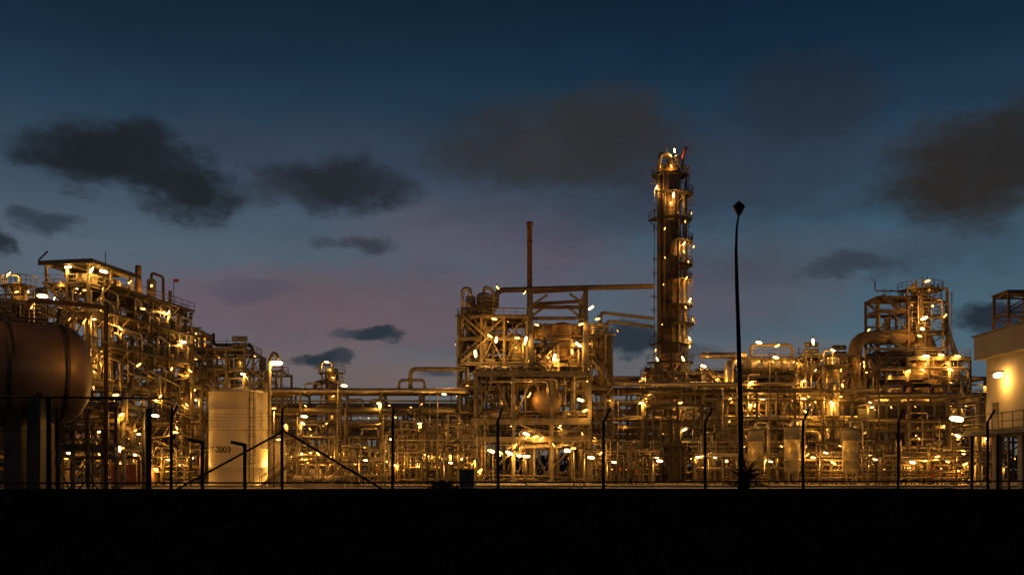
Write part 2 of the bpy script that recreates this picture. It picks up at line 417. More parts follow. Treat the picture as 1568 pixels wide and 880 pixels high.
def platform_ring(mb,cx,cy,z,r0,r1,a0,a1,seg=14):
    pts=[];n=seg
    for i in range(n+1):
        a=a0+(a1-a0)*i/n
        for r in(r0,r1):
            for zz in(z,z+.1): pts.append((cx+r*math.cos(a),cy+r*math.sin(a),zz))
    b=mb.av(pts);fs=[]
    for i in range(n):
        o=i*4;p=o+4
        fs+=[(o,p,p+2,o+2),(o+1,o+3,p+3,p+1),(o+2,p+2,p+3,o+3),(o,o+1,p+1,p)]
    mb.af(fs,b,False,"grating")
    for i in range(n):
        a=a0+(a1-a0)*i/n;c=a0+(a1-a0)*(i+1)/n
        p=Vector((cx+r1*math.cos(a),cy+r1*math.sin(a),z+.1));q=Vector((cx+r1*math.cos(c),cy+r1*math.sin(c),z+.1))
        u=Vector((0,0,1))
        mb.beam(p+u*1.1,q+u*1.1,.08);mb.beam(p+u*.55,q+u*.55,.05);mb.beam(p,p+u*1.1,.06)
        if i%3==0: mb.beam((cx+r0*math.cos(a),cy+r0*math.sin(a),z-1.2),(cx+r1*.95*math.cos(a),cy+r1*.95*math.sin(a),z),.1)
def column(name,px,D,r,ytop,plats,lamp=True):
    c=MB(name);x=X(px,D);zt=Z(ytop,D)
    c.vessel((x,D,1.5),(x,D,zt-r*.5),r,20,"cladding",5);c.cyl((x,D,0),(x,D,1.6),r*1.1,16,"concrete")
    for yp in plats: platform_ring(c,x,D,Z(yp,D),r,r+1.1,-math.pi*1.1,math.pi*.1)
    c.ladder((x+r+.2,D-.2,0),zt-1,(1,-.3,0));c.pipe([(x,D,zt-.3),(x,D,zt+.8),(x-r-.5,D-.3,zt+.8),(x-r-.5,D-.3,1)],.16)
    if lamp:
        c.lamp((x-.5,D-r-.6,zt+.7),160,.75,"lamp_white",hang=.1)
        for yp in plats: c.lamp((x+.6,D-r-.9,Z(yp,D)-.8),110,.55)
    return c
column("scrubber_column",30,115,.9,432,[440,470]).build()
column("scrubber_column",508,165,1.1,562,[572,600]).build()
column("scrubber_column",1222,165,.8,560,[575]).build()
column("scrubber_column",1275,150,1.0,545,[560,600]).build()

# ------------------------------------------------------------ storage tank T-2003
t=MB("storage_tank")
D=108;cx=X(353,D);r=45*D/F;zt=Z(596,D);ty=D+r
prof=[(0,r*1.02),(.15,r*1.02),(.15,r)]
for k in range(1,5): prof+=[(zt*k/5-.02,r),(zt*k/5,r+.015),(zt*k/5+.02,r)]
prof+=[(zt-.25,r),(zt-.25,r+.08),(zt-.1,r+.08),(zt-.1,r),(zt,r*.98),(zt+.5,.05)]
t.lathe((cx,ty,0),(0,0,1),prof,48,"cream")
ang=-math.pi*.28
t.ladder((cx+r*math.cos(ang)+.1,ty+r*math.sin(ang)-.15,.3),zt+.6,(math.cos(ang),math.sin(ang),0))
t.pipe([(cx+r+.5,ty-1,0),(cx+r+.5,ty-1,zt+3.5),(cx+r+1.0,ty-1,zt+4.4),(cx+r+1.6,ty-1,zt+3.6)],.2,10,"pipe_paint")
for i in range(24):
    a=2*math.pi*i/24;b_=2*math.pi*(i+1)/24
    if math.sin(a)>-.2:
        p=Vector((cx+r*.96*math.cos(a),ty+r*.96*math.sin(a),zt));q=Vector((cx+r*.96*math.cos(b_),ty+r*.96*math.sin(b_),zt));u=Vector((0,0,1))
        t.beam(p+u,q+u,.05);t.beam(p,p+u,.05)
t.vessel((cx+r+1.9,ty-3,.4),(cx+r+1.9,ty-3,4.4),.9,20,"cream")
t.stairs((cx+r+.4,ty-4.5,.0),(cx+r+4.6,ty-4.5,3.2),.9)
t.lamp((cx+r+1.4,ty-1.5,Z(553,D)),420,1.5,"lamp_white",(1,0,0),hang=.3)
t.lamp((cx-r-1.5,ty-6.5,6.2),150,.5)  # fill lamp added to brighten the tank front
fxm,fym=cx+r+3.4,ty-11
t.cyl((fxm,fym,0),(fxm,fym,8.6),.09,8,"steel",.06);t.lamp((fxm,fym,8.0),1150,.45,"lamp_warm",(1,0,0),hang=.2)  # added mast lamp, put here to brighten the tank shell
t.lamp((cx+r+2.8,ty-6.5,5.0),170,.55)  # another added fill lamp for the tank front
to=t.build()
cu=bpy.data.curves.new("tank_number","FONT");cu.body="T-2003";cu.size=.95;cu.extrude=.004;cu.offset=.012
co=bpy.data.objects.new("tmp",cu);scene.collection.objects.link(co)
dg=bpy.context.evaluated_depsgraph_get();me=bpy.data.meshes.new_from_object(co.evaluated_get(dg))
for vv in me.vertices:
    a=-math.pi/2-.85+vv.co.x/r;rr=r+.012+vv.co.z
    vv.co=Vector((cx+rr*math.cos(a),ty+rr*math.sin(a),Z(692,D)+vv.co.y))
me.materials.clear();me.materials.append(MATS[MI["black_paint"]])
for p in me.polygons:p.material_index=0
bpy.data.objects.remove(co);no=bpy.data.objects.new("tank_number",me);scene.collection.objects.link(no);no.parent=to

# ------------------------------------------------------------ pipe racks
p=MB("pipe_rack")
pipe_rack(p,X(405,138),X(705,138),136,142,[6,9.6,Z(604,138)],7,6,.32,.25,.32,9,210)
zb=Z(598,136);p.pipe([(X(412,136),135.6,0.2),(X(412,136),135.6,zb),(X(712,136),135.6,zb)],.36,12,"cladding")
p.pipe([(X(628,136),136.5,Z(598,136)),(X(628,136),136.5,Z(564,136)),(X(712,136),136.5,Z(564,136))],.3,12,"pipe_paint")
p.build()
p=MB("pipe_rack")
pipe_rack(p,X(100,140)-4,X(415,140),150,156,[6,10,13.8],7,6,.32,.25,.3,8,200)
p.build()
p=MB("pipe_rack")
pipe_rack(p,X(925,150),X(1330,150),149,155,[5.5,9.3,Z(603,150)],7,6,.32,.25,.32,10,210)
p.pipe([(X(930,149),148.6,Z(588,149)),(X(1130,149),148.6,Z(588,149)),(X(1130,149),148.6,2)],.34,12,"cladding")
p.build()
p=MB("pipe_rack")
pipe_rack(p,X(905,178),X(1500,178),176,183,[9,13.5,18],8,7,.35,.4,.4,9,280)
p.build()
p=MB("pipe_rack")
pipe_rack(p,X(420,180),X(700,180),178,184,[5,9.5,13],8,7,.35,.3,.35,9,280)
p.build()
p=MB("pipe_rack")
pipe_rack(p,X(1320,138),X(1505,138),136,142,[4.5,8.3,11.8],7,5,.32,.3,.3,6,200)
p.build()
for a,b_,top in((60,300,[5,10]),(430,620,[5,10]),(620,760,[5,10,14]),(880,1010,[5,10,14]),(1010,1300,[5,10,14]),(1300,1540,[5,10,13])):
    s=MB("steel_process_structure")
    process_block(s,X(a,205),X(b_,205),202,210,top,max(3,(b_-a)//45),1,.4,.9,.4,.9,20,26,6,420,.6)
    s.build()
for (a,b,D,h,n) in[(150,305,112,5,50),(405,600,125,6,80),(600,730,128,9,130),(905,1010,132,6,60),(1060,1220,132,7,70),(1220,1480,128,6,90)]:
    m=MB("valve_manifold")
    manifold(m,X(a,D),X(b,D),D,h,n)
    k=int((b-a)/(14 if a==600 else 20))
    for i in range(k):
        m.rlamp((X(a,D)+(X(b,D)-X(a,D))*(i+rng.uniform(.2,.8))/k,D-1.5+rng.uniform(-1,2),rng.uniform(1.6,4.2)),170,rng.uniform(.5,.9),rng.choice(["lamp_warm","lamp_white"]))
    m.build()

# ------------------------------------------------------------ central unit
c=MB("central_process_unit")
process_block(c,-8,2.2,148,158,[6.2,10,14,17.6,21.3,24.6],3,2,.38,.7,.35,.6,30,26,7,200,1.0)
c.vessel((X(720,150),151,25),(X(720,150),151,28.0),.75,16,"cladding",2)
c.vessel((X(741,150),151,25),(X(741,150),151,28.2),1.2,18,"cladding",2)
c.pipe([(X(720,150),150.6,28),(X(720,150),150.6,29.3),(X(708,150),150.6,29.3),(X(708,150),150.6,18)],.28,10,"cladding")
c.pipe([(X(741,150),150.6,28.4),(X(741,150),150.6,29.6),(X(755,150),150.6,29.2),(X(755,150),150.6,20)],.25,10,"pipe_paint")
platform_ring(c,X(741,150),151,26.6,1.2,2.2,0,2*math.pi,18)
for (px,y0,y1,rr,mm) in[(737,500,548,1.1,"pipe_paint"),(790,515,548,1.3,"cladding"),(770,575,640,.9,"cladding"),(862,500,545,1.8,"vessel_brown")]:
    c.vessel((X(px,148),149.5,Z(y1,148)),(X(px,148),149.5,Z(y0,148)),rr,18,mm,2)
D=145.5
xa,xb=X(813,D),X(897,D)
for y in(145.5,156):
    for x in(xa,xb): c.ibeam((x,y,0),(x,y,Z(442,D)),.62,.62)
    c.beam((xa,y,Z(447,D)),(xb,y,Z(442,D)),.5,None,"rust");c.beam((xa,y,Z(470,D)),(xb,y,Z(470,D)),.5,None,"rust");c.beam((xa,y,Z(487,D)),(xb,y,Z(487,D)),.35)
    c.beam((xa,y,Z(468,D)),(X(838,D),y,Z(451,D)),.35,None,"pipe_paint");c.beam((xb,y,Z(468,D)),(X(872,D),y,Z(449,D)),.35,None,"pipe_paint")
for x in(xa,xb):
    for py in(445,470,487): c.beam((x,145.5,Z(py,D)),(x,156,Z(py,D)),.4)
process_block(c,xa+.35,xb-.35,146.2,155.5,[6.4,9,13.2,17.3,20.2],2,2,.36,.75,.3,.65,24,22,6,200,1.0)
c.vessel((xa+1,150,22.6),(xb-1,150,22.6),1.3,18,"vessel_brown",3)
for x in(xa+2,xb-2): c.box(x-.2,x+.2,149,151,20.4,21.6,"steel")
process_block(c,xb+.6,X(936,150),149,156,[6,10,14,18,21.8],1,2,.3,.7,.4,.6,16,10,3,200,1.0)
c.vessel((X(908,150),150.5,18),(X(908,150),150.5,23.2),.9,16,"cladding",2)
c.vessel((X(922,150),150.5,14),(X(922,150),150.5,22.4),.6,16,"pipe_paint",2)
process_block(c,X(728,139),X(903,139),139,145,[6.1,8.7,15.2],3,1,.5,.8,.15,.4,30,22,5,200,1.0)
for py in(571,645,672): c.beam((X(726,138),138.6,Z(py,138)),(X(905,138),138.6,Z(py,138)),.3,.75,"steel")
c.vessel((X(838,138),139.5,Z(612,138)),(X(838,138),146,Z(612,138)),2.1,28,"vessel_brown",2,.35)
c.flange((X(838,138),138.6,Z(612,138)),(0,1,0),.6)
c.vessel((X(740,138),140,9.2),(X(790,138),140,9.2+1.2),.9,16,"cladding",2)
lamps_at(c,[(757,488,1.1),(760,520,1.3),(750,514,1.0),(805,520,1.4),(792,517,1),(728,541,1.5),(849,547,1.4),(841,538,1.0),(852,551,1.0),(886,527,1.5),(876,538),(822,497,.8),(890,496,1.0)],145,260)  # last two lamps are added to light the portal truss
lamps_at(c,[(806,664,1.3),(820,668,1.0),(829,671,1),(752,690,1.4),(766,692,1),(780,693,1.4),(793,696,1),(806,698,1.3),(810,604,1.1),(889,612,1.2),(896,628,1),(869,690,1.2),(878,686,1.0),(735,720,1)],137.6,200)
lamps_at(c,[(905,471,1.2),(915,488,.9),(803,447,1.1),(762,440,.7)],148,140)
c.build()
st=MB("exhaust_stack")
D=158;sx=X(811,D)
st.lathe((sx,D,0),(0,0,1),[(0,.7),(20,.6),(25,.42),(Z(345,D),.40),(Z(345,D),.52),(Z(340,D),.52)],18,"rust")
for z in(28,33,38): st.lathe((sx,D,z),(0,0,1),[(0,.42),(0,.47),(.15,.47),(.15,.42)],18,"rust")
st.build()
b=MB("overhead_pipe_bridge")
D=157
b.pipe([(X(760,D),D,Z(470,D)),(X(760,D),D,Z(444,D)),(X(905,D),D,Z(440,D)),(X(1008,D),D+5,Z(429,D))],.42,12,"vessel_brown",1.2)
b.pipe([(X(918,D),D-2,Z(540,D)),(X(918,D),D-2,Z(481,D)),(X(1008,D),D+5,Z(480,D))],.28,10,"pipe_paint",.8)
b.pipe([(X(928,D),D-2,Z(540,D)),(X(928,D),D-2,Z(494,D)),(X(1008,D),D+5,Z(493,D))],.28,10,"pipe_paint",.8)
b.build()

# ------------------------------------------------------------ distillation tower
w=MB("distillation_tower")
D=165;tx=X(1026,D);r1=1.9;r2=1.75
z1=Z(360,D);zt=Z(262,D)
pr=[(0,2.4),(6,2.3),(6.2,r1)]
z=9
while z<z1-1: pr+=[(z,r1),(z,r1+.06),(z+.2,r1+.06),(z+.2,r1)];z+=4
pr+=[(z1,r1),(z1+1,r2),(zt,r2)]
for i in range(1,6): pr.append((zt+1.2*math.sin(math.pi/2*i/5),r2*math.cos(math.pi/2*i/5)))
w.lathe((tx,D,0),(0,0,1),pr,28,"vessel_brown")
for (dx,dy,rr,za,zb,mm) in[(-1.9,-.9,.35,Z(560,D),Z(262,D),"vessel_brown"),(2.2,-.7,.28,Z(560,D),Z(300,D),"pipe_paint"),(-1.2,-1.9,.18,Z(480,D),Z(270,D),"steel"),(1.2,-1.8,.16,Z(540,D),Z(330,D),"pipe_paint"),(-.1,-2.1,.14,Z(565,D),Z(345,D),"steel_dark"),(2.7,.2,.2,Z(560,D),Z(255,D),"steel"),(.5,-2.05,.07,Z(565,D),Z(280,D),"steel_dark"),(-.7,-2.05,.06,Z(500,D),Z(300,D),"steel_dark")]:
    w.pipe([(tx+dx,D+dy,za),(tx+dx,D+dy,zb),(tx+dx*.4,D+dy*.4,zb+.5)],rr,10,mm)
w.pipe([(tx,D,zt+.8),(tx,D,zt+2.6),(tx-1.9,D-.9,zt+2.6),(tx-1.9,D-.9,zt-1)],.42,12,"cladding",1.2)
w.vessel((tx+1.2,D-.6,zt+.2),(tx+1.2,D-.6,zt+2.2),.5,14,"cladding");w.vessel((tx+.1,D-1.3,zt+.0),(tx+.1,D-1.3,zt+1.7),.4,14,"pipe_paint")
w.pipe([(tx+2.1,D,zt+.2),(tx+2.1,D,zt+2.3),(tx+2.7,D,zt+4.0)],.22,10,"red_paint")
w.beam((tx-.5,D,zt+1),(tx-.5,D,zt+4.4),.08)
for (py,a0,a1,ext) in[(270,-math.pi,math.pi,1.1),(300,-math.pi*.75,math.pi*.4,1.9),(338,-math.pi*1.05,math.pi*.2,1.7),(372,-math.pi*.45,math.pi*.3,1.8),(408,-math.pi*.5,math.pi*.3,1.8),(430,-math.pi*.4,math.pi*.3,1.6),(470,-math.pi*.55,math.pi*.3,1.8),(498,-math.pi*.5,math.pi*.3,2.1),(528,-math.pi*1.1,math.pi*.2,1.5),(556,-math.pi*1.1,math.pi*.3,2.0)]:
    platform_ring(w,tx,D,Z(py,D),r1,r1+ext,a0,a1,14)
zz=Z(570,D);k=0
for py in(528,498,470,430,408,372,338,300,270):
    zn=Z(py,D); w.ladder((tx+2.6+.5*(k%2),D-1.2,zz),zn-zz+1.1,(.3,-1,0));zz=zn;k+=1
for py in(280,325,352,398,420,455,475,510,540):
    w.beam((tx-1.8,D-.6,Z(py,D)),(tx-2.9-.5*(py%2),D-.8,Z(py,D)),.12);w.beam((tx-2.8,D-.8,Z(py,D)-.6),(tx-2.8,D-.8,Z(py,D)+.6),.1)
w.beam((tx-2.7,D-.8,Z(570,D)),(tx-2.7,D-.8,Z(290,D)),.09);w.beam((tx-2.3,D-1.2,Z(570,D)),(tx-2.3,D-1.2,Z(310,D)),.07)
w.beam((tx-3.8,D-.8,Z(283,D)),(tx-1.8,D-.8,Z(283,D)),.1)
for (px,py,k,dy) in[(1032,232,1.3,-.5),(1003,291,1.2,-1.5),(1027,306,2.4,-3.0),(1022,318,.9,-3.0),(1014,356,.8,-2.8),(1043,378,1.2,-2.6),(1043,390,.9,-2.6),(1060,380,.8,-1.2),(1045,345,.7,-2.6),(1052,463,1.4,-2.4),(1046,474,.9,-2.6),(1059,490,1,-1),(1052,521,1.2,-2.4),(1052,533,.9,-2.4),(1041,552,1.8,-3.2),(1003,552,1.2,-2.6),(1001,538,.8,-2),(1024,262,1.0,-2.6),(1014,400,.6,-3),(1047,430,1.0,-2.5),(1012,440,.5,-2.8),(1050,405,.7,-2.4),(1010,500,.5,-2.8),(1056,330,.7,-1.5)]:
    w.lamp((X(px,D),D+dy,Z(py,D)),200*k,.62*min(k,1.5),"lamp_white" if k>1.1 else "lamp_warm",(rng.uniform(-.6,.6),0,1) if k<2 else (0,0,1),hang=.3,light=k>=1.0)
w.build()
s=MB("tower_base_structure")
process_block(s,X(985,160),X(1066,160),156,163,[5,9,13,17],2,2,.34,.7,.4,.6,30,22,7,260,1.0)
s.vessel((X(1040,155),155.5,9.5),(X(1040,155),155.5,14),.9,16,"cladding",2)
s.build()
s=MB("canopy_shelter")
D=140
s.T=Matrix.Translation((X(995,D),D,0))
s.box(0,7.5,-1,6,Z(622,D),Z(622,D)+.3,"steel_dark");
for x in(.4,3.8,7.2):
    for y in(-.6,5.6): s.beam((x,y,0),(x,y,Z(622,D)),.28,None,"steel_dark")
s.beam((.4,-.6,Z(630,D)),(7.2,-.6,Z(660,D)),.28,None,"steel_dark");s.beam((3.8,-.6,Z(680,D)),(7.2,-.6,Z(635,D)),.25,None,"steel_dark")
s.box(2.2,11,-1.2,5,Z(680,D)-.3,Z(680,D),"steel_dark")
for x in(7.2,10.7):s.beam((x,-.8,0),(x,-.8,Z(680,D)-.3),.25,None,"steel_dark")
s.rail((2.2,-1.2,Z(680,D)),(11,-1.2,Z(680,D)),1.1,"steel_dark")
s.build()

# ------------------------------------------------------------ right hand units
s=MB("exchanger_structure")
process_block(s,X(1070,156),X(1218,156),153,160,[5,9,12.6,16.2],4,2,.34,.6,.35,.6,36,32,9,210,1.0)
D=155
s.vessel((X(1138,D),D,Z(560,D)),(X(1212,D),D,Z(560,D)),1.45,24,"cladding",4)
s.pipe([(X(1070,D),D-1,Z(545,D)),(X(1105,D),D-1,Z(545,D)),(X(1140,D),D-1,Z(545,D))],.5,12,"cladding")
s.pipe([(X(1112,D),D-2,Z(620,D)),(X(1112,D),D-2,Z(556,D)),(X(1135,D),D-.5,Z(556,D))],.75,14,"cladding",1.6)
s.pipe([(X(1150,D),D,Z(552,D)),(X(1150,D),D,Z(528,D)),(X(1213,D),D,Z(528,D)),(X(1213,D),D,Z(560,D))],.25,10,"pipe_paint")
s.rail((X(1150,D),D-1,Z(545,D)),(X(1212,D),D-1,Z(545,D)))
lamps_at(s,[(1077,560,1.2),(1098,580),(1162,524,1.3),(1190,529,1.0),(1167,612,1.2),(1120,610),(1150,585,1.1),(1205,600,.8)],152,230)
s.build()
s=MB("steel_process_structure")
process_block(s,X(1222,158),X(1302,158),154,161,[5,9,13,17,19.5],3,2,.32,.6,.35,.65,26,22,7,200,1.0)
lamps_at(s,[(1245,523,1.3),(1230,610,1.1),(1238,605,.9),(1226,642,1.2),(1234,630,.9),(1270,595,1.1),(1264,612),(1281,660,1.2),(1253,640),(1290,590,1)],152,200)
s.build()
for px,D,yt in[(1157,126,656),(1213,126,652),(1302,124,654)]:
    q=MB("vertical_drum");x=X(px,D)
    q.vessel((x,D,1.8),(x,D,Z(yt,D)-.4),1.0,22,"pipe_paint",2)
    for a in range(4): q.beam((x+.8*math.cos(a*1.57+.78),D+.8*math.sin(a*1.57+.78),0),(x+.8*math.cos(a*1.57+.78),D+.8*math.sin(a*1.57+.78),2.4),.16)
    q.pipe([(x,D,Z(yt,D)),(x,D,Z(yt,D)+.8),(x+1.5,D,Z(yt,D)+.8),(x+1.5,D,.5)],.14)
    q.lamp((x-1.8,D-1.6,4.8),70,.4);q.build()
s=MB("furnace_structure")
D=155
process_block(s,X(1318,D),X(1476,D),153,162,[4.5,8.5,12.4,16,19],5,2,.36,.65,.35,.6,40,34,10,210,1.0)
process_block(s,X(1343,D),X(1391,D),155,160,[20,23.4,26.5,Z(455,D)],1,1,.36,.4,.9,.2,5,4,1,120,.5,"rust")
fx=X(1421,D)
s.lathe((fx,D+3,0),(0,0,1),[(0,3.0),(12,3.0),(16,3.4),(19,3.3),(22,2.2),(24,1.5),(29,1.4),(30.2,1.4),(30.6,1.0),(30.9,.1)],28,"vessel_brown")
for (py,e) in[(548,1.4),(512,2.0),(486,1.6),(462,1.7),(446,1.9)]:
    rr={548:3.3,512:2.3,486:1.5,462:1.5,446:1.5}[py]
    platform_ring(s,fx,D+3,Z(py,D+3),rr,rr+e,-math.pi*1.15,math.pi*.15,16)
for dx in(-3.1,3.1): s.ibeam((fx+dx,D+.4,0),(fx+dx,D+.4,Z(440,D)),.32,.32)
for py in(440,462,486,512): s.beam((fx-3.1,D+.4,Z(py,D)),(fx+3.1,D+.4,Z(py,D)),.28)
for a,b_ in((440,462),(486,512)): s.beam((fx-3.1,D+.4,Z(a,D)),(fx+3.1,D+.4,Z(b_,D)),.14)
for k in range(9):
    x=fx+rng.uniform(-2.6,2.6);s.beam((x,D+1,Z(445,D)),(x,D+1,Z(445,D)+rng.uniform(.8,2.6)),.12)
s.vessel((fx-1.8,D+1,Z(445,D)),(fx-1.8,D+1,Z(434,D)),.5,12,"pipe_paint");s.vessel((fx+.6,D+1,Z(445,D)),(fx+.6,D+1,Z(437,D)),.7,12,"cladding")
s.ladder((fx+3.4,D,Z(560,D)),Z(446,D)-Z(560,D),(0,-1,0))
for k in range(12):
    x=fx+rng.uniform(-3.4,3.4);za=Z(rng.choice([548,512,486]),D);zb=za+rng.uniform(2,7);s.pipe([(x,D-.2,za),(x,D-.2,min(zb,29)),(fx,D+1.6,min(zb,29))],rng.choice([.06,.1,.16]),8,rng.choice(PM))
s.pipe([(X(1309,D),D,Z(600,D)),(X(1309,D),D,Z(516,D)),(X(1400,D),D+1,Z(516,D))],1.05,18,"vessel_brown",2.6)
s.pipe([(X(1448,D),D+1,Z(480,D)),(X(1460,D),D+1,Z(520,D)),(X(1470,D),D+1,Z(545,D)),(X(1470,D),D+1,Z(600,D))],.4,12,"cladding",1.5)
lamps_at(s,[(1353,606,1.2),(1366,603,.9),(1378,604,1.2),(1415,487,1.4),(1412,503,1.3),(1408,514,.9),(1418,545,1.4),(1441,543,1.1),(1413,566,1.0),(1455,565,1.1),(1447,483,.8),(1392,604,1),(1440,628,1.3),(1448,652,1.1),(1420,430,1),(1466,545,1.1),(1330,505,.6),(1390,568,1),(1342,640,1),(1425,604,1),(1428,468,1.0)],152.4,220)
lamps_at(s,[(1438,712,1.8),(1390,715,1),(1475,690,1),(1470,722,1)],130,200)
s.build()
s=MB("furnace_fin_fan_deck")
D=140
s.box(X(1336,D),X(1450,D),D,D+6,Z(650,D),Z(616,D),"steel_dark")
for i in range(7):
    x=X(1338,D)+(X(1448,D)-X(1338,D))*i/6; s.beam((x,D-.15,0),(x,D-.15,Z(614,D)),.28)
s.rail((X(1336,D),D-.2,Z(616,D)),(X(1450,D),D-.2,Z(616,D)));s.build()
s=MB("steel_process_structure")
process_block(s,X(1478,128),X(1512,128),124,130,[3.5,7,10.6],1,1,.28,.7,.5,.4,12,10,3,150,1.0)
s.build()

# ------------------------------------------------------------ plant lamp posts
def post(px,py,D,k=1.0,arm=1,pw=None):
    q=MB("plant_floodlight_post");x=X(px,D);z=Z(py,D)
    q.lathe((x-arm*.8,D,0),(0,0,1),[(0,.12),(z+.3,.06)],10,"steel")
    q.pipe([(x-arm*.8,D,z+.2),(x-arm*.8,D,z+.6),(x,D,z+.45)],.05,6,"steel")
    q.lamp((x,D,z),pw or 270*k,1.0*k,"lamp_white",(1,0,-.1),hang=0);q.build()
post(65,453,95,1.1);post(527,590,118,.8);post(238,636,68,.55);post(1188,547,125,.8);post(466,637,112,.8)
post(680,603,120,.6);post(600,672,116,.6);post(150,660,98,.7)
for px_,py_,k_ in((905,700,.9),(1010,705,.8),(1245,700,.6),(105,693,.6),(212,664,.6),(560,704,.5),(690,708,.5),(795,697,.7),(868,688,.6),(940,707,.6),(1095,700,.4),(1180,706,.5),(1340,703,.5),(1475,694,.5),(420,702,.4)):
    post(px_,py_,rng.uniform(110,116),k_,rng.choice([-1,1]),560)

# ------------------------------------------------------------ office building
o=MB("office_building")
x0,y1,zr=35.5,74.5,11.7
o.box(x0,52,40,y1,4.2,10.0,"plaster")
o.box(x0-.7,52.7,39.3,y1+.5,10.0,zr,"plaster")
o.box(x0-.85,52.85,39.15,y1+.65,zr,zr+.12,"concrete")
o.box(x0+1.8,51.8,42,y1-1.2,0,4.2,"rust")
for y in(73.8,70,66,62): o.box(x0+.2,x0+.7,y-.3,y+.3,0,4.2,"plaster")
for y in(66.4,63,59):
    o.box(x0-.03,x0+.02,y-.75,y+.75,6.2,8.4,"window_glass");o.box(x0-.12,x0+.03,y-.9,y+.9,6.0,6.18,"concrete")
o.box(x0-.04,x0+.02,72.6,73.5,4.52,6.7,"steel_dark")
o.box(x0-1.7,x0,44,y1+.2,4.25,4.5,"concrete")
o.rail((x0-1.65,44,4.5),(x0-1.65,y1+.1,4.5),1.2,"steel_dark",1.4);o.rail((x0-1.65,y1+.1,4.5),(x0,y1+.1,4.5),1.2,"steel_dark")
for y in(73.9,70,66): o.beam((x0-1.4,y,0),(x0-1.4,y,4.25),.2,None,"steel_dark")
for q_ in range(14): o.box(x0-1.6,x0-.7,y1+.3+q_*.28,y1+.55+q_*.28,4.2-q_*.3,4.25-q_*.3,"steel_dark")
o.lamp((x0-.6,71.5,Z(574,71.5)),210,1.2,"lamp_white",(0,1,0),hang=.1)
o.lamp((x0-1.9,75.2,5.6),80,1.2,"lamp_white",(1,0,-.12),hang=0)
o.build()
lt=MB("lattice_tower")
xa_,xb_,ya_,yb_=42.9,45.6,86,88.6;zt_=Z(446,86)
for x in(xa_,xb_):
    for y in(ya_,yb_): lt.beam((x,y,0),(x,y,zt_),.2,None,"rust")
z=1.0;k=0
while z<zt_:
    for y in(ya_,yb_):
        lt.beam((xa_,y,z),(xb_,y,z),.12,None,"rust");lt.beam((xa_ if k%2 else xb_,y,z),(xb_ if k%2 else xa_,y,min(z+1.6,zt_)),.1,None,"rust")
    for x in(xa_,xb_): lt.beam((x,ya_,z),(x,yb_,z),.12,None,"rust")
    z+=1.6;k+=1
lt.box(xa_-.2,xb_+.2,ya_-.2,yb_+.2,zt_,zt_+.12,"steel_dark");lt.lamp((xa_+.4,ya_-.4,13.4),110,.25,"lamp_warm",hang=.2)
lt.build()

# ------------------------------------------------------------ yard objects
q=MB("utility_cabinet");D=95;x=X(715,D)
q.box(x-.7,x+.7,D,D+.8,.2,1.75,"green_paint");q.box(x-.75,x+.75,D-.05,D+.85,1.75,1.85,"steel_dark");q.box(x-.02,x+.02,D-.02,D,.3,1.7,"black_paint");q.box(x-.65,x+.65,D+.05,D+.75,0,.2,"concrete");q.build()
q=MB("shipping_container");D=105;x=X(190,D)
q.box(x-1.3,x+1.3,D,D+6,.15,2.4,"rust")
for i in range(14): q.box(x-1.25+i*.19,x-1.16+i*.19,D-.04,D,.3,2.3,"red_paint")
for sx_ in(-1.3,1.22): q.box(x+sx_,x+sx_+.1,D-.08,D-.001,0,2.5,"red_paint")
q.build()
q=MB("pump_skid");D=100
for k in range(5):
    x=X(455+k*16,D);q.box(x-.5,x+.5,D,D+1.4,.0,.4,"concrete");q.vessel((x-.3,D+.3,.9),(x+.3,D+.3,.9),.35,12,rng.choice(["cream","pipe_paint","rust"]));q.pipe([(x,D+.3,1.1),(x,D+.3,2.3),(x+.8,D+.3,2.3),(x+.8,D+.3,.2)],.1)
q.box(X(455,D),X(480,D),D+2,D+4,0,1.9,"cream");q.box(X(484,D),X(500,D),D+2,D+4,0,1.3,"cream")
q.lamp((X(490,D),D-1,3.4),170,.5);q.build()

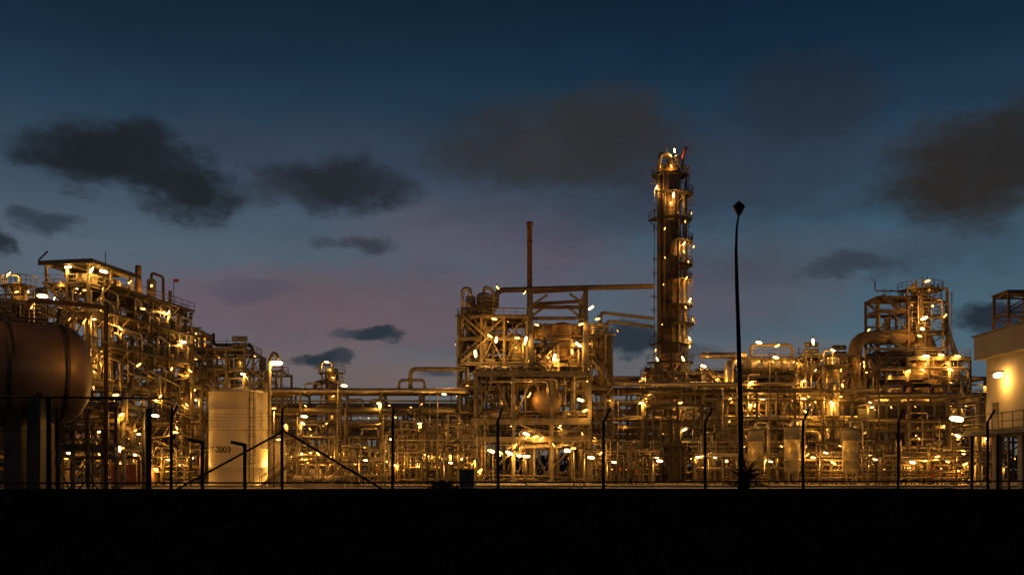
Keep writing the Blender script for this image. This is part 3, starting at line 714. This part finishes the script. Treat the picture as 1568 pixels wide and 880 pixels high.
# ------------------------------------------------------------ perimeter fence
fz=1.04
f=MB("chain_link_fence")
px=[-85,88,262,432,601,763,924,1080,1230,1375,1512,1640]
Ds=[29,29.6,30.2,30.9,31.7,32.4,33.1,33.9,34.7,35.6,36.5,37.3]
P=[Vector((X(a,d),d,fz)) for a,d in zip(px,Ds)]
for i,p_ in enumerate(P):
    lean=rng.uniform(-.03,.03)
    top=Vector((p_.x+lean,p_.y,Z(645,p_.y)))
    f.cyl(p_-Vector((0,0,.3)),top,.05,8,"black_paint")
    arm=top+Vector((.2+rng.uniform(-.04,.04) if i>4 else .03,-.05,.44)); f.cyl(top,arm,.04,8,"black_paint")
for i in range(len(P)-1):
    a,b_=P[i],P[i+1]
    za=Z(658,a.y);zb_=Z(658,b_.y)
    f.cyl((a.x,a.y,fz+.23),(b_.x,b_.y,fz+.23),.03,6,"black_paint")
    f.beam((a.x,a.y,za),(b_.x,b_.y,zb_),.01,None,"black_paint")
    for k in range(3):
        h1=.1+.13*k;n=8
        for j in range(n):
            u0=j/n;u1=(j+1)/n;sag=.05+.03*k
            f.beam((a.x+.04+(b_.x-a.x)*u0,a.y+(b_.y-a.y)*u0,Z(645,a.y)+h1-sag*4*u0*(1-u0)),(a.x+.04+(b_.x-a.x)*u1,a.y+(b_.y-a.y)*u1,Z(645,a.y)+h1-sag*4*u1*(1-u1)),.006,None,"black_paint")
    L_=(b_-a).length;H=(za+zb_)/2-fz-.05;s_=.13;n=int((L_+H)/s_)
    dr=(b_-a).normalized()
    for k in range(n):
        for sg in(0,1):
            t0=-H+k*s_;t1=t0+H;z0,z1_=fz+.05,fz+.05+H
            if t0<0: z0+=-t0;t0=0
            if t1>L_: z1_-=t1-L_;t1=L_
            if t1<=t0: continue
            if sg: A_=a+dr*(L_-t0);B_=a+dr*(L_-t1)
            else: A_=a+dr*t0;B_=a+dr*t1
            f.beam((A_.x,A_.y,z0),(B_.x,B_.y,z1_),.0045,None,"black_paint")
f.build()
g=MB("entrance_gate_frame")
D=30.2
def bar(a,b_,r,dd=D): g.cyl((X(a[0],dd),dd,Z(a[1],dd)),(X(b_[0],dd),dd,Z(b_[1],dd)),r,8,"black_paint")
bar((228,760),(228,625),.085);bar((-60,606),(262,610),.028);bar((75,760),(75,608),.08);bar((90,760),(90,650),.05)
bar((310,760),(310,676),.055);bar((312,677),(288,672),.05);bar((375,760),(375,680),.055);bar((377,681),(354,676),.05)
bar((435,659),(592,752),.035,30.6);bar((435,659),(268,750),.035,30.6);bar((262,640),(272,620),.04);bar((260,668),(270,668),.06)
g.build()

# ------------------------------------------------------------ dark roadside lamp
q=MB("street_lamp");D=38
q.lathe((X(1135,D),D,.6),(0,0,1),[(0,.16),(.5,.15),(.5,.12)],12,"black_paint")
pts=[(X(a,D),D,Z(b_,D)) for a,b_ in((1135,745),(1134,640),(1131,520),(1128,430),(1127,385),(1128,350),(1131,328))]
n=len(pts)
for i in range(n-1): q.cyl(pts[i],pts[i+1],.11-.013*i,10,"black_paint",.11-.013*(i+1))
hx,hz=X(1131.5,D),Z(330,D)
q.lathe((hx,D,hz),(0,0,1),[(0,.04),(.1,.12),(.28,.2),(.36,.22),(.40,.2),(.5,.08),(.56,.02)],14,"black_paint")
for a in range(4):
    an=a*math.pi/2+.4;q.beam((hx,D,hz+.36),(hx+.27*math.cos(an),D+.27*math.sin(an),hz+.34),.05,None,"black_paint")
q.build()

# ------------------------------------------------------------ vegetation
def blade(m,base,d,L,wd,droop,mt="leaf"):
    d=Vector(d).normalized();sd=d.cross(Vector((0,0,1)))
    if sd.length<.01:sd=Vector((1,0,0))
    sd=sd.normalized();n=5;pts=[]
    for i in range(n+1):
        u=i/n;p_=Vector(base)+d*L*u+Vector((0,0,-droop*L*u*u));w_=wd*(1-u)**.6*(.5+u if u<.5 else 1)
        pts+=[p_-sd*w_,p_+sd*w_]
    b=m.av(pts);m.af([(2*i,2*i+1,2*i+3,2*i+2) for i in range(n)],b,False,mt)
pl=MB("palm_shrub");D=29;r_=random.Random(5);bx=X(1142,D)
pl.cyl((bx,D,.8),(bx,D,1.6),.12,8,"leaf",.09)
for k in range(60):
    a=r_.uniform(0,2*math.pi);e=r_.uniform(.1,1.5);L=r_.uniform(.6,.95);dr_=r_.uniform(.15,.55)
    d=Vector((math.cos(a)*math.cos(e),math.sin(a)*math.cos(e),math.sin(e)));base=Vector((bx,D,1.1+r_.uniform(0,.5)))
    blade(pl,base,d,L,.024,dr_)
    sd=d.cross(Vector((0,0,1))).normalized()
    for j in range(2,15):
        u=j/15;p_=base+d*L*u+Vector((0,0,-dr_*L*u*u))
        for sg in(-1,1): blade(pl,p_,d*.6+sd*sg+Vector((0,0,-.25)),r_.uniform(.14,.26)*(1.2-u),.02,.5)
pl.build()
def gz(y):
    pr=[(-2,0),(6,0.05),(14,.45),(22,.85),(28,1.03),(33,1.05),(37,.85),(43,.15)]
    for i in range(len(pr)-1):
        if pr[i][0]<=y<=pr[i+1][0]:
            u=(y-pr[i][0])/(pr[i+1][0]-pr[i][0]);return pr[i][1]*(1-u)+pr[i+1][1]*u
    return 0
h=MB("hedge");r_=random.Random(11)
for k in range(420):
    y=r_.uniform(9,27);x=r_.uniform(-.6,.6)*y*1.0;R_=r_.uniform(.12,.32);hh=r_.uniform(.05,.16)
    top=1.6-(752-722)*y/F
    zb=min(gz(y),top-.1)
    for j in range(34):
        a=r_.uniform(0,6.28);rr=R_*math.sqrt(r_.random());z=zb+r_.uniform(0,max(.05,min(hh*2,top-zb)))
        s_=r_.uniform(.02,.05);c_=Vector((x+rr*math.cos(a),y+rr*math.sin(a),z));u=Vector((r_.gauss(0,1),r_.gauss(0,1),r_.gauss(0,1))).normalized();w_=u.orthogonal().normalized()
        b=h.av([c_-u*s_,c_+w_*s_*.4,c_+u*s_,c_-w_*s_*.4]);h.af([(0,1,2,3)],b,False,"leaf")
h.build()
gr=MB("grass_verge");
for k in range(12000):
    y=r_.uniform(25,34);x=r_.uniform(-.62,.62)*y;z=gz(y)-.03
    blade(gr,(x,y,z),(r_.gauss(0,.4),r_.gauss(0,.4),1),r_.uniform(.05,.10)+.05*max(0,math.sin(x*.9)+math.sin(x*.37+1)-.8),.008,.3)
gr.build()
for cx_,wd_ in((X(680,60),1.3),(X(795,60),.5)):
    bs=MB("bush")
    for k in range(600):
        a=r_.uniform(0,6.28);e=r_.uniform(0,1.57);R_=wd_*r_.uniform(.4,1)
        c_=Vector((cx_+R_*math.cos(a)*math.cos(e),60+R_*math.sin(a)*math.cos(e),.1+ (R_*.7*math.sin(e))*1.1))
        u=Vector((r_.gauss(0,1),r_.gauss(0,1),r_.gauss(0,1))).normalized();w_=u.orthogonal().normalized();s_=.12
        b=bs.av([c_-u*s_,c_+w_*s_*.5,c_+u*s_,c_-w_*s_*.5]);bs.af([(0,1,2,3)],b,False,"leaf")
    bs.build()
tl=MB("backdrop_tree_line")  # invented dark backdrop, added to block sky showing through the racks
for k in range(14000):
    x=r_.uniform(-190,190);top=5.5+1.6*math.sin(x*.11)+1.2*math.sin(x*.31+2)+.8*math.sin(x*.83);y=285+r_.uniform(-4,4);z=top*r_.random()**.7
    u=Vector((r_.gauss(0,1),r_.gauss(0,.4),r_.gauss(0,1))).normalized();w_=u.orthogonal().normalized();s_=r_.uniform(.5,1.0);c_=Vector((x,y,z))
    b=tl.av([c_-u*s_,c_+w_*s_*.6,c_+u*s_,c_-w_*s_*.6]);tl.af([(0,1,2,3)],b,False,"leaf")
tl.build()

# ------------------------------------------------------------ world: dusk sky with clouds
wd=bpy.data.worlds.new("World");scene.world=wd;wd.use_nodes=True
nt=wd.node_tree;nt.nodes.clear();N=nt.nodes;Lk=nt.links
def inp(n,i,v_):
    if isinstance(v_,(int,float)): n.inputs[i].default_value=v_
    else: Lk.new(v_,n.inputs[i])
def M(op,a,b=0.0,c_=None):
    n=N.new("ShaderNodeMath");n.operation=op;inp(n,0,a);inp(n,1,b)
    if c_ is not None:inp(n,2,c_)
    return n.outputs[0]
def mixc(f,a,b):
    n=N.new("ShaderNodeMix");n.data_type='RGBA'
    inp(n,0,f)
    for i,v_ in((6,a),(7,b)):
        if isinstance(v_,tuple): n.inputs[i].default_value=v_
        else: Lk.new(v_,n.inputs[i])
    return n.outputs[2]
tc=N.new("ShaderNodeTexCoord");sp=N.new("ShaderNodeSeparateXYZ");Lk.new(tc.outputs["Generated"],sp.inputs[0])
x_,y_,z_=sp.outputs
az=M('ARCTAN2',x_,y_)
hy=M('SQRT',M('ADD',M('MULTIPLY',x_,x_),M('MULTIPLY',y_,y_)))
el=M('DIVIDE',z_,M('MAXIMUM',hy,.001))
def noise(scale,det,w=0.0,rough=.55,st=(1,1,1.8)):
    mp=N.new("ShaderNodeMapping");mp.inputs["Scale"].default_value=st;mp.inputs["Location"].default_value=(w,w*.7,w*1.3)
    Lk.new(tc.outputs["Generated"],mp.inputs[0])
    n=N.new("ShaderNodeTexNoise");n.inputs["Scale"].default_value=scale;n.inputs["Detail"].default_value=det;n.inputs["Roughness"].default_value=rough
    Lk.new(mp.outputs[0],n.inputs["Vector"]);return n.outputs[0]
n1=noise(13,7,3.1,.64);n2=noise(13,7,9.7,.64);n3=noise(5,6,1.7,.6,(1,1,3));n4=noise(24,8,5.5,.68)
azd=M('ADD',az,M('MULTIPLY',M('SUBTRACT',n1,.5),.10));eld=M('ADD',el,M('MULTIPLY',M('SUBTRACT',n2,.5),.055))
def ramp(stops):
    r=N.new("ShaderNodeValToRGB");cr=r.color_ramp
    while len(cr.elements)<len(stops): cr.elements.new(.5)
    for e,(p_,c_) in zip(cr.elements,stops): e.position=p_;e.color=S2L(c_)
    Lk.new(el,r.inputs[0]);return r.outputs[0]
L1=ramp([(0,(112,96,84)),(.05,(98,100,100)),(.1,(90,102,110)),(.146,(90,98,108)),(.211,(80,94,108)),(.277,(61,79,97)),(.342,(38,60,79)),(.408,(24,46,64)),(.474,(15,35,50)),(.8,(8,20,34))])
R1=ramp([(0,(98,92,84)),(.05,(88,98,102)),(.1,(78,101,113)),(.146,(72,97,112)),(.211,(64,92,111)),(.277,(49,80,101)),(.342,(32,55,76)),(.408,(20,43,64)),(.474,(13,34,54)),(.8,(8,20,34))])
mr=N.new("ShaderNodeMapRange");mr.inputs[1].default_value=-.1;mr.inputs[2].default_value=.35;Lk.new(az,mr.inputs[0])
col=mixc(mr.outputs[0],L1,R1)
def cloud(px,py,rx,ry,c_,op,hard=1.0,na=1.6):
    global col
    a0=math.atan((px-784)/F);e0=(722-py)/F*math.cos(a0);ra=rx/F*math.cos(a0)**2;re=ry/F*math.cos(a0)
    dx=M('DIVIDE',M('SUBTRACT',azd,a0),ra);dy=M('DIVIDE',M('SUBTRACT',eld,e0),re)
    v_=M('SUBTRACT',1.0,M('ADD',M('MULTIPLY',dx,dx),M('MULTIPLY',dy,dy)))
    v_=M('ADD',v_,M('MULTIPLY',M('SUBTRACT',n4,.5),na))
    m=N.new("ShaderNodeMapRange");m.interpolation_type='SMOOTHSTEP';m.inputs[1].default_value=-.5*hard+.05;m.inputs[2].default_value=.8*hard;m.inputs[4].default_value=op
    Lk.new(v_,m.inputs[0]);col=mixc(m.outputs[0],col,S2L(c_))
pk=(112,85,90)
for t_ in[(500,480,350,70,pk,.7),(380,560,400,34,(122,98,92),.5),(300,470,230,46,(98,84,96),.5),(720,370,190,80,(90,80,92),.6),(860,395,100,66,(92,78,90),.55),(480,240,280,66,(56,62,80),.45),(1130,260,320,84,(48,54,68),.65),(1235,150,120,76,(38,43,52),.65),(900,300,240,76,(58,63,78),.6),(1110,445,180,70,(90,80,90),.65),(1230,395,220,48,(72,78,90),.6),(640,585,220,30,(120,98,92),.5),(1050,560,340,36,(112,94,90),.5),(1480,380,150,34,(54,68,84),.5)]:
    cloud(*t_,hard=1.6,na=1.4)
dk=(32,37,42)
for t_ in[(870,220,205,74,(48,49,51),.95,1.4),(925,175,88,58,(45,47,50),.85,1.4),(780,238,110,42,(50,52,57),.7,1.5),
          (1495,262,165,98,(45,43,42),1.0,1.25),(1560,210,140,70,(40,39,40),.85,1.4),
          (160,240,132,50,dk,1,1.05),(215,205,58,36,dk,.95,1.1),(60,222,80,26,dk,.6,1.4),
          (292,287,90,52,dk,1,1.05),(85,340,56,22,(46,56,68),.9,1.3),(-5,370,32,28,dk,.9,1.2),
          (518,281,122,44,(39,43,50),1,1.1),(435,292,60,22,(50,56,65),.6,1.3),(566,370,42,16,(54,58,68),.9,1.2),(500,370,38,11,(58,64,76),.7,1.3),(1300,412,80,18,(50,58,70),.8,1.3),(1345,404,60,12,(54,62,74),.6,1.3),
          (572,512,46,13,(44,53,62),1,1.0),(525,509,28,9,(66,70,80),.8,1.2),(966,518,60,26,(44,53,62),1,1.0),(1540,484,92,28,(38,46,55),1,1.0),(480,556,40,15,(44,52,61),1,1.1),(522,550,30,11,(46,54,64),.9,1.1),(668,577,34,9,(62,66,74),.9,1.1),(1050,540,46,14,(62,68,77),.7,1.2),(380,445,90,16,(72,76,91),.5,1.4)]:
    cloud(t_[0],t_[1],t_[2],t_[3],t_[4],t_[5],hard=t_[6],na=1.75)
m=N.new("ShaderNodeMapRange");m.inputs[1].default_value=.3;m.inputs[2].default_value=.7;m.inputs[3].default_value=.9;m.inputs[4].default_value=1.1;Lk.new(n3,m.inputs[0])
vm=N.new("ShaderNodeVectorMath");vm.operation='SCALE';Lk.new(col,vm.inputs[0]);Lk.new(m.outputs[0],vm.inputs["Scale"])
bg=N.new("ShaderNodeBackground");Lk.new(vm.outputs[0],bg.inputs[0]);bg.inputs[1].default_value=1.0
ow=N.new("ShaderNodeOutputWorld");Lk.new(bg.outputs[0],ow.inputs[0])

# ------------------------------------------------------------ camera
cd=bpy.data.cameras.new("camera");cam=bpy.data.objects.new("camera",cd);scene.collection.objects.link(cam)
cam.location=(0,0,HC);cam.rotation_euler=(math.radians(90),0,0);cd.lens=35;cd.sensor_width=36;cd.shift_y=.18;cd.clip_end=20000;cd.clip_start=.1
scene.camera=cam
scene.view_settings.view_transform='Standard';scene.view_settings.look='None';scene.view_settings.exposure=0
print("lights",sum(1 for o in scene.objects if o.type=='LIGHT'))
